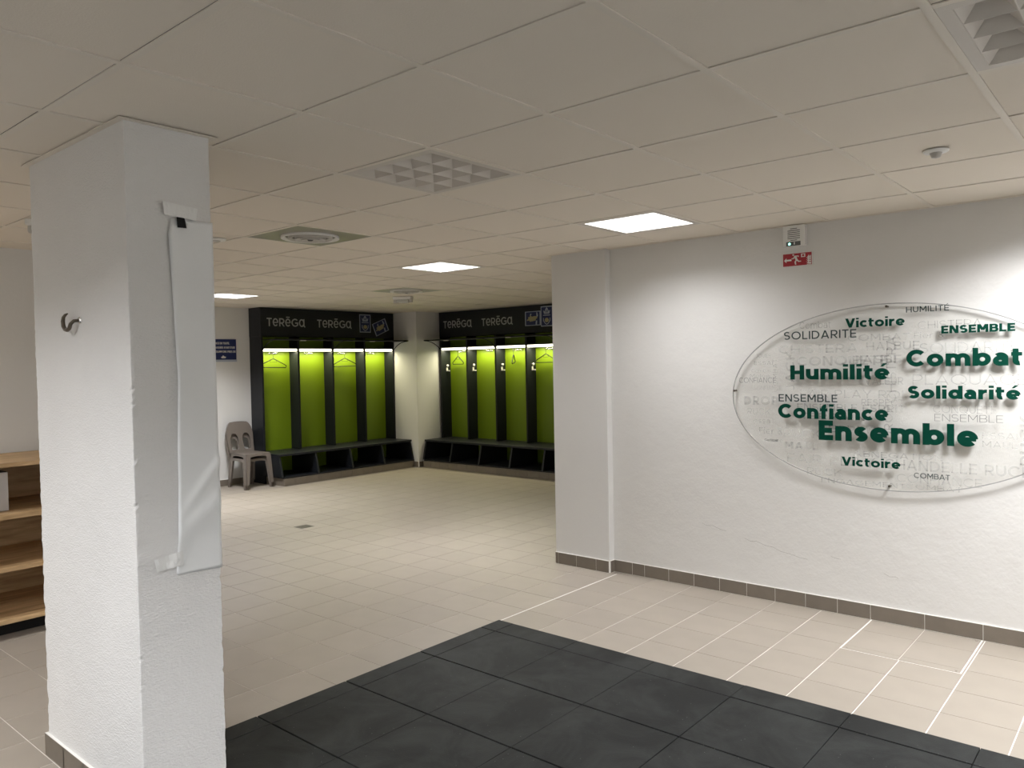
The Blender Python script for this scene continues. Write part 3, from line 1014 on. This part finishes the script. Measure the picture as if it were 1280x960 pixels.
def hanger(mp, u, d, z, w, ang, label, sag=0):
    t = thing('coat_hanger', label, 'coat hanger', mp(u, d, z), 'black hangers in the green bays')
    c, s = math.cos(ang), math.sin(ang)
    def q(a, zz): return mp(u + a * c, d + a * s, zz)
    hw = w / 2
    hk = [q(.018, z - .02), q(.020, z), q(.008, z + .014), q(-.010, z + .010), q(-.012, z - .004), q(0, z - .03), q(0, z - .075)]
    MB().tube(hk, .0028, 6).build('hook', M['black'], t)
    bz = z - .205
    body = [q(0, z - .075), q(hw - .02, z - .165 - sag), q(hw, z - .18 - sag), q(hw - .01, bz - sag), q(-hw + .01, bz + sag), q(-hw, z - .18 + sag), q(-hw + .02, z - .165 + sag)]
    MB().tube(body, .0068, 6, closed=True).build('body', M['black'], t)
    MB().tube([q(-.055, z - .088), q(-.05, z - .125), q(.05, z - .125), q(.055, z - .088)], .003, 6).build('inner_bar', M['black'], t)


hanger(mp1, .265, -.12, 1.858, .40, .15, 'black hanger in the leftmost green bay of the left bank', .004)
hanger(mp1, 1.55, -.13, 1.858, .42, .1, 'black hanger in the third bay of the left bank', -.003)
hanger(mp2, .30, -.12, 1.858, .34, .25, 'black hanger in the bay next to the corner pillar of the right bank', 0)
hanger(mp2, 1.515, -.10, 1.858, .22, 1.1, 'black hanger turned edge-on in the third bay of the right bank', .012)
hanger(mp2, 2.13, -.12, 1.858, .42, .1, 'black hanger in the right bank bay beside the white pier', 0)


# club stickers on the headers
def sticker(mp, corners, label, kind, lift):
    """corners (u,z) tl tr br bl"""
    t = thing('sticker', label, 'sticker', mp(*[corners[3][0], .002, corners[3][1]]), 'blue stickers on the locker headers')
    tl, tr, br, bl = [Vector((a, b)) for a, b in corners]
    nrm = Vector(mp(0, 1, 0)) - Vector(mp(0, 0, 0))
    def P(s, v):
        p = bl * (1 - s) * (1 - v) + br * s * (1 - v) + tr * s * v + tl * (1 - s) * v
        return Vector(mp(p.x, lift, p.y))
    MB().prism([P(0, 0), P(1, 0), P(1, 1), P(0, 1)], nrm * .0012).build('border', M['skyprint'], t)
    MB().prism([P(.06, .05) + nrm * .0012, P(.94, .05) + nrm * .0012, P(.94, .95) + nrm * .0012, P(.06, .95) + nrm * .0012], nrm * .0006).build('field', M['navy'], t)
    o2 = nrm * .0019
    def poly(pts, m, nm, th=.0006):
        MB().prism([P(*p) + o2 for p in pts], nrm * th).build(nm, M[m], t)
    if kind == 'crest':
        poly([(.28, .62), (.72, .62), (.80, .80), (.68, .74), (.60, .86), (.52, .93), (.48, .93), (.40, .86), (.32, .74), (.20, .80)], 'skyprint', 'crown')
        b = MB()
        for x in (.42, .50, .58): b.prism([P(x - .025, .68) + o2 * 1.6, P(x + .025, .68) + o2 * 1.6, P(x + .015, .82) + o2 * 1.6, P(x - .015, .82) + o2 * 1.6], nrm * .0005)
        b.build('crown_gap', M['navy'], t)
        poly([(.20, .57), (.80, .57), (.80, .53), (.20, .53)], 'skyprint', 'band')
        poly([(.20, .42), (.80, .42), (.80, .28), (.66, .14), (.5, .08), (.34, .14), (.20, .28)], 'skyprint', 'shield')
        o3 = o2 + nrm * .0007
        MB().prism([P(*p) + o3 for p in [(.25, .44), (.75, .44), (.74, .29), (.62, .17), (.5, .12), (.38, .17), (.26, .29)]], nrm * .0005).build('shield_field', M['navy'], t)
        o4 = o3 + nrm * .0006
        MB().prism([P(.5 + .17 * math.cos(a * PI / 8), .31 + .11 * math.sin(a * PI / 8)) + o4 for a in range(16)], nrm * .0005).build('shield_ball', M['gold'], t)
    else:
        poly([(.12, .42), (.22, .48), (.20, .60), (.30, .62), (.36, .74), (.44, .62), (.62, .66), (.80, .62), (.78, .50), (.70, .44), (.68, .34), (.46, .30), (.30, .28), (.28, .38), (.14, .34)], 'gold', 'emblem')
        poly([(.74, .60), (.84, .64), (.80, .88), (.74, .92)], 'skyprint', 'flag')
        poly([(.68, .06), (.76, .06), (.78, .34), (.70, .34)], 'skyprint', 'mast')
        poly([(.30, .70), (.36, .84), (.42, .84), (.40, .74)], 'skyprint', 'plume')


Yb = 5.072
sticker(mp1, [(6.855 - Yb - .03, 2.472), (7.080 - Yb - .03, 2.472), (7.080 - Yb - .03, 2.185), (6.858 - Yb - .03, 2.185)], 'upright blue sticker with crown and shield on the left bank header', 'crest', .0008)
sticker(mp1, [(7.075 - Yb, 2.320), (7.345 - Yb, 2.425), (7.43 - Yb, 2.235), (7.16 - Yb, 2.125)], 'tilted blue sticker with gold emblem at the right of the left bank header', 'emblem', .0032)
sticker(mp2, [(6.972 - 5.13, 2.418), (6.972 - 4.832, 2.418), (6.972 - 4.832, 2.205), (6.972 - 5.13, 2.205)], 'level blue sticker with gold emblem on the right bank header', 'emblem', .0008)
sticker(mp2, [(6.972 - 4.826, 2.480), (6.972 - 4.605, 2.480), (6.972 - 4.605, 2.182), (6.972 - 4.826, 2.182)], 'upright blue sticker with crown and shield on the right header beside the pier', 'crest', .0032)

# blue sign on the far wall
sg = thing('wall_sign', 'small navy sign with white lettering on the far wall above the chairs', 'sign', (X0, 4.6, 1.77))
MB().box(X0 + .0005, X0 + .010, 4.38, 4.862, 1.775, 2.062).build('board', M['navy'], sg)
MB().box(X0 + .0005, X0 + .008, 4.38, 4.870, 1.745, 1.774).build('lower_strip', M['skyprint'], sg)
for (txt, z, y0_, w_) in (('FAIRE SILENCE EN TOUTE,', 1.990, 4.40, .36), ('RANGER CHAUSSURES AVANT ETUDE', 1.930, 4.40, .44), ('ET, MON CRAMPONS PRES DE', 1.872, 4.40, .45)):
    mb = MB(); word(mb, txt, .20, (X0 + .0102, y0_, z), (0, 1, 0), (0, 0, 1), 1, .030, .001, width=w_)
    mb.build('lettering', M['white'], sg)
MB().prism([(X0 + .0102, y, z) for y, z in ((4.625, 1.81), (4.64, 1.795), (4.69, 1.795), (4.705, 1.812), (4.68, 1.820), (4.655, 1.838), (4.648, 1.822))], (.001, 0, 0)).build('emblem', M['white'], sg)


# ------------------------------------------------------------------ plastic chairs
def curve_plate(outline, holes, th):
    """flat plate with holes as a mesh, in the local xy plane"""
    c = bpy.data.curves.new('tmp', 'CURVE'); c.dimensions = '2D'; c.fill_mode = 'BOTH'; c.extrude = th / 2; c.bevel_depth = .003; c.bevel_resolution = 1
    for pts in [outline] + holes:
        s = c.splines.new('POLY'); s.points.add(len(pts) - 1); s.use_cyclic_u = True
        for i, p in enumerate(pts): s.points[i].co = (p[0], p[1], 0, 1)
    o = bpy.data.objects.new('tmp', c)
    me = bpy.data.meshes.new_from_object(o)
    bpy.data.objects.remove(o); bpy.data.curves.remove(c)
    return me


def chair(cx, cy, dz, label, grp):
    t = thing('plastic_chair', label, 'chair', (cx, cy, 0), grp)
    hw = .188                                    # half width
    fx, bx_ = .235, -.20                         # front, back (local x to the room)
    def W(x, y, z): return (cx + x, cy + y, z + dz)
    sh = .415
    # seat shell
    b = MB(); nx, ny = 10, 10
    for i in range(nx + 1):
        for j in range(ny + 1):
            u, v = i / nx, j / ny
            x = bx_ + (fx - bx_) * u; w = hw * (.90 + .10 * u); y = -w + 2 * w * v
            dish = -.016 * math.sin(PI * v) * math.sin(PI * min(1, u * 1.1)) - .02 * max(0, u - .85) * 4 * .5
            b.v.append(W(x, y, sh + dish))
    for i in range(nx):
        for j in range(ny):
            q = i * (ny + 1) + j; b.f.append((q, q + ny + 1, q + ny + 2, q + 1))
    o = b.build('seat', M['plastic'], t, smooth=True); s = o.modifiers.new('t', 'SOLIDIFY'); s.thickness = .012; s.offset = -1
    # apron under the seat edge with an arch
    b = MB()
    def apron(p, q, n):
        k = 12
        for i in range(k):
            a, c = i / k, (i + 1) / k
            da = .035 + .050 * (abs(2 * a - 1) ** 3); dc = .035 + .050 * (abs(2 * c - 1) ** 3)
            pa = [p[m] + (q[m] - p[m]) * a for m in (0, 1)]; pc = [p[m] + (q[m] - p[m]) * c for m in (0, 1)]
            b.hexa([W(pa[0], pa[1], sh - da), W(pc[0], pc[1], sh - dc), W(pc[0] - n[0] * .012, pc[1] - n[1] * .012, sh - dc), W(pa[0] - n[0] * .012, pa[1] - n[1] * .012, sh - da),
                    W(pa[0], pa[1], sh - .003), W(pc[0], pc[1], sh - .003), W(pc[0] - n[0] * .012, pc[1] - n[1] * .012, sh - .003), W(pa[0] - n[0] * .012, pa[1] - n[1] * .012, sh - .003)])
    apron((fx, -hw), (fx, hw), (1, 0)); apron((bx_, -hw * .9), (fx, -hw), (0, -1)); apron((fx, hw), (bx_, hw * .9), (0, 1))
    b.build('apron', M['plastic'], t)
    # legs: L shaped, tapering and splayed
    for sx_, sy_ in ((1, -1), (1, 1), (-1, -1), (-1, 1)):
        b = MB(); X = fx if sx_ > 0 else bx_; Yy = hw * (1 if sx_ > 0 else .9) * sy_
        sp = .030
        X2, Y2 = X + sx_ * sp, Yy + sy_ * sp * .7
        bot = 0.0 - dz * 1.0 if dz == 0 else 0.0
        tw, bw = .072, .046
        def lp(x, y, z): return W(x, y, z)
        for (ax, ay, cx2, cy2) in ((tw, .010, bw, .010), (.010, tw, .010, bw)):
            b.hexa([lp(X2, Y2, bot), lp(X2 - sx_ * cx2, Y2, bot), lp(X2 - sx_ * cx2, Y2 - sy_ * cy2, bot), lp(X2, Y2 - sy_ * cy2, bot),
                    lp(X, Yy, sh - .01), lp(X - sx_ * ax, Yy, sh - .01), lp(X - sx_ * ax, Yy - sy_ * ay, sh - .01), lp(X, Yy - sy_ * ay, sh - .01)])
        b.build('leg', M['plastic'], t, bevel=.003)
    # backrest with two arched openings
    BH = .425
    out = [(-.185, -.01), (.185, -.01)] + [(.185 + .012 * s, .0 + .26 * s) for s in (.3, .6, 1)]
    out += [(.197 - .095 * (1 - math.cos(a)) - .0, .26 + (BH - .26) * math.sin(a)) for a in [R(15 * k) for k in range(1, 6)]]
    out += [(.06, BH + .002), (0, BH + .004), (-.06, BH + .002)]
    out += [(-x, y) for x, y in out[:1:-1][3:]]
    cl = []
    for p in out:
        if not cl or (abs(p[0] - cl[-1][0]) + abs(p[1] - cl[-1][1])) > .004: cl.append(p)
    def hole(s):
        pts = [(s * .040, .050), (s * .060, .032), (s * .135, .032), (s * .152, .050), (s * .152, .16)]
        pts += [(s * (.090 + .062 * math.cos(R(a))), .180 + .085 * math.sin(R(a))) for a in range(0, 181, 20)]
        pts += [(s * .028, .16)]
        return pts
    me = curve_plate(cl, [hole(1), hole(-1)], .010)
    tilt = R(12)
    for v in me.vertices:
        a, h, n = v.co.x, v.co.y, v.co.z
        bow = 0.0
        d = n - bow * -1
        v.co = Vector(W(bx_ + .015 + (n + bow) * math.cos(tilt) - (h) * math.sin(tilt), a, sh + h * math.cos(tilt)))
    me.materials.clear(); me.materials.append(M['plastic'])
    link('backrest', me, t)
    return t


g = 'two stacked taupe plastic chairs'
chair(-7.500, 4.800, .0, 'lower of the two stacked taupe plastic chairs against the far wall', g)
chair(-7.470, 4.800, .068, 'upper of the two stacked taupe plastic chairs, arched openings in its back', g)

# ------------------------------------------------------------------ wooden shelves
sh_t = thing('wooden_shelf', 'pine shelving unit against the left wall partly hidden by the column', 'shelf unit', (-3.53, -.1, 0))
SX0, SX1, SY0, SY1 = -3.905, -3.165, -.9, 1.12
for z1, th in ((1.087, .025), (.775, .034), (.445, .026), (.125, .026)):
    MB().box(SX0 + .018, SX1, SY0 + .02, SY1 - .02, z1 - th, z1).build('shelf_board', M['wood'], sh_t, bevel=.002)
MB().box(SX0, SX0 + .016, SY0 + .02, SY1 - .02, .10, 1.08).build('back_board', M['wood'], sh_t)
for y in (SY0, SY1 - .018):
    MB().box(SX0, SX1 + .002, y, y + .018, .0, 1.087).build('side_board', M['wood'], sh_t)
MB().box(SX1 - .16, SX1 - .14, SY0 + .02, SY1 - .02, .0, .098).build('kick_board', M['matjoint'], sh_t)
bx = thing('white_box', 'white cardboard box standing on the second pine shelf', 'box', (-3.4, .5, .775))
MB().box(-3.55, -3.30, .28, .648, .776, 1.018).build('body', M['box'], bx, bevel=.002)
MB().box(-3.545, -3.305, .285, .643, 1.0185, 1.022).build('lid', M['matjoint'], bx)

# ------------------------------------------------------------------ siren and sign on the right wall
YW = YR - .001
sr = thing('alarm_sounder', 'white slotted alarm sounder with a green light at the top of the right wall', 'alarm', (.395, YW, 2.44))
sx0, sx1, sz0, sz1 = .322, .466, 2.372, 2.506
MB().box(sx0, sx1, YW - .042, YW, sz0, sz1).build('housing', M['lens'], sr, bevel=.004)
for k in range(7):
    z = sz1 - .022 - k * .0125; hwid = .040 if k not in (0, 6) else .022
    MB().box(.394 - hwid, .394 + hwid, YW - .0432, YW - .0418, z - .0022, z + .0022).build('slot', M['grill'], sr)
MB().box(.345, .438, YW - .0440, YW - .0418, sz0 + .001, sz0 + .028).build('lower_panel', M['grill'], sr)
MB().lathe((.366, YW - .044, sz0 + .014), [(0, -.006), (.006, -.005), (.008, 0)], 14, axis='y').build('indicator', M['greenled'], sr)
MB().box(.395, .402, YW - .0455, YW - .0440, sz0 + .008, sz0 + .024).build('button', M['lens'], sr)

es = thing('escape_sign', 'red escape sign with arrow, running figure and flames below the alarm', 'sign', (.4, YW, 2.285))
ex0, ex1, ez0, ez1 = .306, .502, 2.243, 2.330
MB().box(ex0, ex1, YW - .006, YW - .0005, ez0, ez1).build('board', M['white'], es)
MB().box(ex0 + .003, ex1 - .006, YW - .0068, YW - .0060, ez0 + .003, ez1 - .003).build('field', M['red'], es)


def e2(pts, nm):
    MB().prism([(ex0 + .196 * u, YW - .0069, ez0 + .087 * v) for u, v in pts], (0, -.0006, 0)).build(nm, M['white'], es)


e2([(.05, .47), (.13, .66), (.13, .54), (.30, .54), (.30, .42), (.13, .42), (.13, .30)], 'arrow')
e2([(.36 + .028 * math.cos(a * PI / 6), .86 + .06 * math.sin(a * PI / 6)) for a in range(12)], 'figure_head')
b = MB()
for poly in ([(.38, .78), (.46, .80), (.51, .46), (.44, .44)], [(.40, .72), (.33, .60), (.30, .62), (.30, .57), (.35, .54), (.43, .66)],
             [(.44, .80), (.54, .78), (.55, .68), (.53, .68), (.51, .72), (.45, .72)], [(.45, .48), (.40, .34), (.42, .12), (.46, .12), (.45, .34), (.51, .46)],
             [(.46, .46), (.53, .30), (.62, .32), (.62, .38), (.55, .38), (.51, .50)]):
    b.prism([(ex0 + .196 * u, YW - .0069, ez0 + .087 * v) for u, v in poly], (0, -.0006, 0))
b.build('figure', M['white'], es)
for q in rect_minus((.62, .76, .64, .90), [(.655, .725, .70, .84)]):
    e2([(q[0], q[2]), (q[1], q[2]), (q[1], q[3]), (q[0], q[3])], 'doorway')
for k, v in enumerate((.12, .28, .44)):
    e2([(.95, v), (.84, v + .02), (.79, v + .17), (.84, v + .10), (.86, v + .20), (.90, v + .10), (.95, v + .12)], 'flame')
e2([(.80, .10), (.95, .10), (.95, .05), (.82, .05)], 'flame')
e2([(.82, .60), (.88, .78), (.90, .64), (.95, .76), (.95, .58)], 'flame')

# ------------------------------------------------------------------ oval acrylic plaque with words
pq = thing('wall_plaque', 'oval clear acrylic plaque with green words mounted on the right wall', 'wall plaque', (.96, YR, .81))
PC = (.962, 1.392); PA, PB = 1.005, .572
YF = 4.078
QF = lambda x, z: (CAM.x + (x - CAM.x) * PS, CAM.z + (z - CAM.z) * PS)
PS = (YF - CAM.y) / (4.05 - CAM.y)
NP = 120
outer = [(PC[0] + PA * math.cos(2 * PI * k / NP), PC[1] + PB * math.sin(2 * PI * k / NP)) for k in range(NP)]
MB().prism([(x, YF, z) for x, z in outer], (0, .008, 0)).build('panel', M['acrylic'], pq)
b = MB()
b.ribbon([(x, z) for x, z in outer], [(PC[0] + (PA - .006) * math.cos(2 * PI * k / NP), PC[1] + (PB - .006) * math.sin(2 * PI * k / NP)) for k in range(NP)],
         lambda p: Vector((p[0], YF - .0005, p[1])), (0, .009, 0), closed=True)
b.build('panel_rim', M['edge'], pq)
for (x, z) in ((.950, 1.945), (-.030, 1.425), (.960, .850), (1.94, 1.4)):
    so = MB().lathe((x, 0, z), [(0, YF - .006), (.007, YF - .006), (.008, YF - .002), (.006, YF), (.006, YR + .001)], 14, axis='y').build('standoff', M['bolt'], pq)
WORDS = [('HUMILITÉ', 1.066, 1.899, .227, .033, .14, 'kletter'), ('Victoire', .720, 1.824, .339, .057, .22, 'gletter'),
         ('SOLIDARITE', .331, 1.762, .453, .052, .14, 'kletter'), ('ENSEMBLE', 1.253, 1.767, .362, .045, .23, 'gletter'),
         ('Combat', 1.067, 1.578, .580, .100, .25, 'gletter'), ('Humilité', .372, 1.502, .601, .093, .25, 'gletter'),
         ('Solidarité', 1.074, 1.389, .565, .075, .25, 'gletter'), ('CONFIANCE', .019, 1.481, .256, .035, .08, 'thinletter'),
         ('ENSEMBLE', .292, 1.358, .375, .048, .14, 'kletter'), ('Confiance', .289, 1.250, .676, .093, .25, 'gletter'),
         ('Ensemble', .551, 1.117, .885, .125, .26, 'gletter'), ('ENSEMBLE', 1.215, 1.259, .342, .041, .06, 'thinletter'),
         ('Victoire', .692, .963, .339, .055, .22, 'gletter'), ('COMBAT', 1.104, .917, .190, .031, .13, 'kletter'),
         ('Combat', .193, 1.091, .091, .016, .11, 'kletter')]
for (tx, x, z, wd_, cz, sw, mm) in WORDS:
    x, z = QF(x, z); wd_ *= PS; cz *= PS
    b = MB(); word(b, tx, sw, (x, YF - .0008, z), (1, 0, 0), (0, 0, 1), 1, cz, .004 if mm == 'gletter' else .0012, width=wd_, gap=.10 if sw > .2 else .16)
    o = b.build('word', M[mm], pq)
    o['label'] = ('dark green bold word ' if mm == 'gletter' else 'thin dark word ') + tx
BG = [('CHISTERA', .28, 1.672, .50, .055, .12), ('CONQUETE', .40, 1.590, .56, .06, .14), ('HALBUE', .83, 1.68, .30, .05, .12), ('Combat', .42, 1.83, .20, .045, .1),
      ('DROP', .035, 1.330, .24, .060, .2), ('RUCK', .06, 1.262, .16, .045, .10), ('essai', .10, 1.205, .13, .04, .14), ('Fier &', .14, 1.135, .16, .045, .14),
      ('victoire', .17, 1.085, .13, .024, .14), ('RUCK', .31, 1.118, .24, .060, .08), ('MAUL', .315, 1.045, .22, .045, .2), ('FAIR PLAY', .33, .955, .55, .06, .09),
      ('CHANDELLE RUCK', .93, .955, .76, .062, .12), ('RUCK', .46, .885, .22, .045, .1), ('CONFIANCE', 1.0, .880, .45, .05, .08), ('PLAQUAGE', 1.09, 1.47, .58, .06, .07),
      ('SOLIDARITE', 1.13, 1.655, .50, .060, .08), ('CHISTERA', 1.12, 1.80, .33, .045, .08), ('Fier &', 1.1, 1.745, .16, .035, .1),
      ('JOUER', .12, 1.650, .11, .026, .1), ('ESSAI', .11, 1.60, .13, .026, .14), ('Combat', .09, 1.55, .14, .024, .1), ('Melee', .08, 1.515, .14, .024, .1),
      ('CONFIANCE', .10, 1.43, .2, .03, .06), ('FAIR PLAY ROI', .42, 1.385, .62, .05, .10), ('ENSEMBLE ESPRIT', .40, 1.30, .65, .045, .12),
      ('CONQUETE', 1.2, 1.305, .32, .045, .08), ('ESSAI', 1.45, 1.165, .17, .035, .1), ('MAUL', 1.45, 1.115, .17, .035, .1), ('COMBAT', .72, 1.74, .36, .04, .12),
      ('PASSE', .75, 1.60, .28, .05, .12), ('VALEUR', .82, 1.47, .22, .045, .12), ('RESPECT', .80, 1.34, .24, .04, .12), ('ENGAGEMENT', .55, .84, .5, .03, .12),
      ('ESPRIT', .6, 1.165, .3, .045, .14), ('ABNEGATION', .75, 1.02, .5, .035, .12), ('COMBAT', 1.05, .845, .3, .03, .1), ('TERRAIN', .42, 1.245, .4, .04, .12)]
for (tx, x, z, wd_, cz, sw) in BG:
    b = MB(); word(b, tx, sw * 1.25, (x, YF + .0085, z), (1, 0, 0), (0, 0, 1), 1, cz, .0006, width=wd_, gap=.14)
    b.build('etched_word', M['etch'], pq)
for (tx, x, z, hgt, cz, sw) in (('RUCK', 1.69, 1.02, .28, .06, .14), ('JACK', .385, 1.43, .26, .06, .14), ('COMBAT', .27, 1.42, .22, .03, .12), ('CHISTERA', 1.0, 1.36, .40, .055, .1), ('DROP', .98, 1.14, .2, .05, .12)):
    b = MB(); word(b, tx, sw * 1.25, (x, YF + .0085, z), (0, 0, 1), (-1, 0, 0), 1, cz, .0006, width=hgt, gap=.14)
    b.build('etched_word', M['etch'], pq)

# hairline cracks low on the right wall
for pts in ([(.02, .40), (.06, .385), (.10, .392), (.16, .372), (.22, .366), (.27, .345), (.33, .338), (.40, .322), (.45, .318)],
            [(-.30, .47), (-.27, .455), (-.22, .46), (-.16, .44), (-.12, .435)],
            [(.92, .30), (.95, .285), (.985, .29), (1.0, .28)], [(.60, .36), (.63, .352), (.66, .35)]):
    k = len(pts)
    up = [(x, z + .0011) for x, z in pts]; dn = [(x, z - .0009) for x, z in pts]
    b = MB(); b.ribbon(up, dn, lambda p: Vector((p[0], YR - .0004, p[1])), (0, .0003, 0))
    b.build('crack', M['crack'], bpy.data.objects['wall_right'])
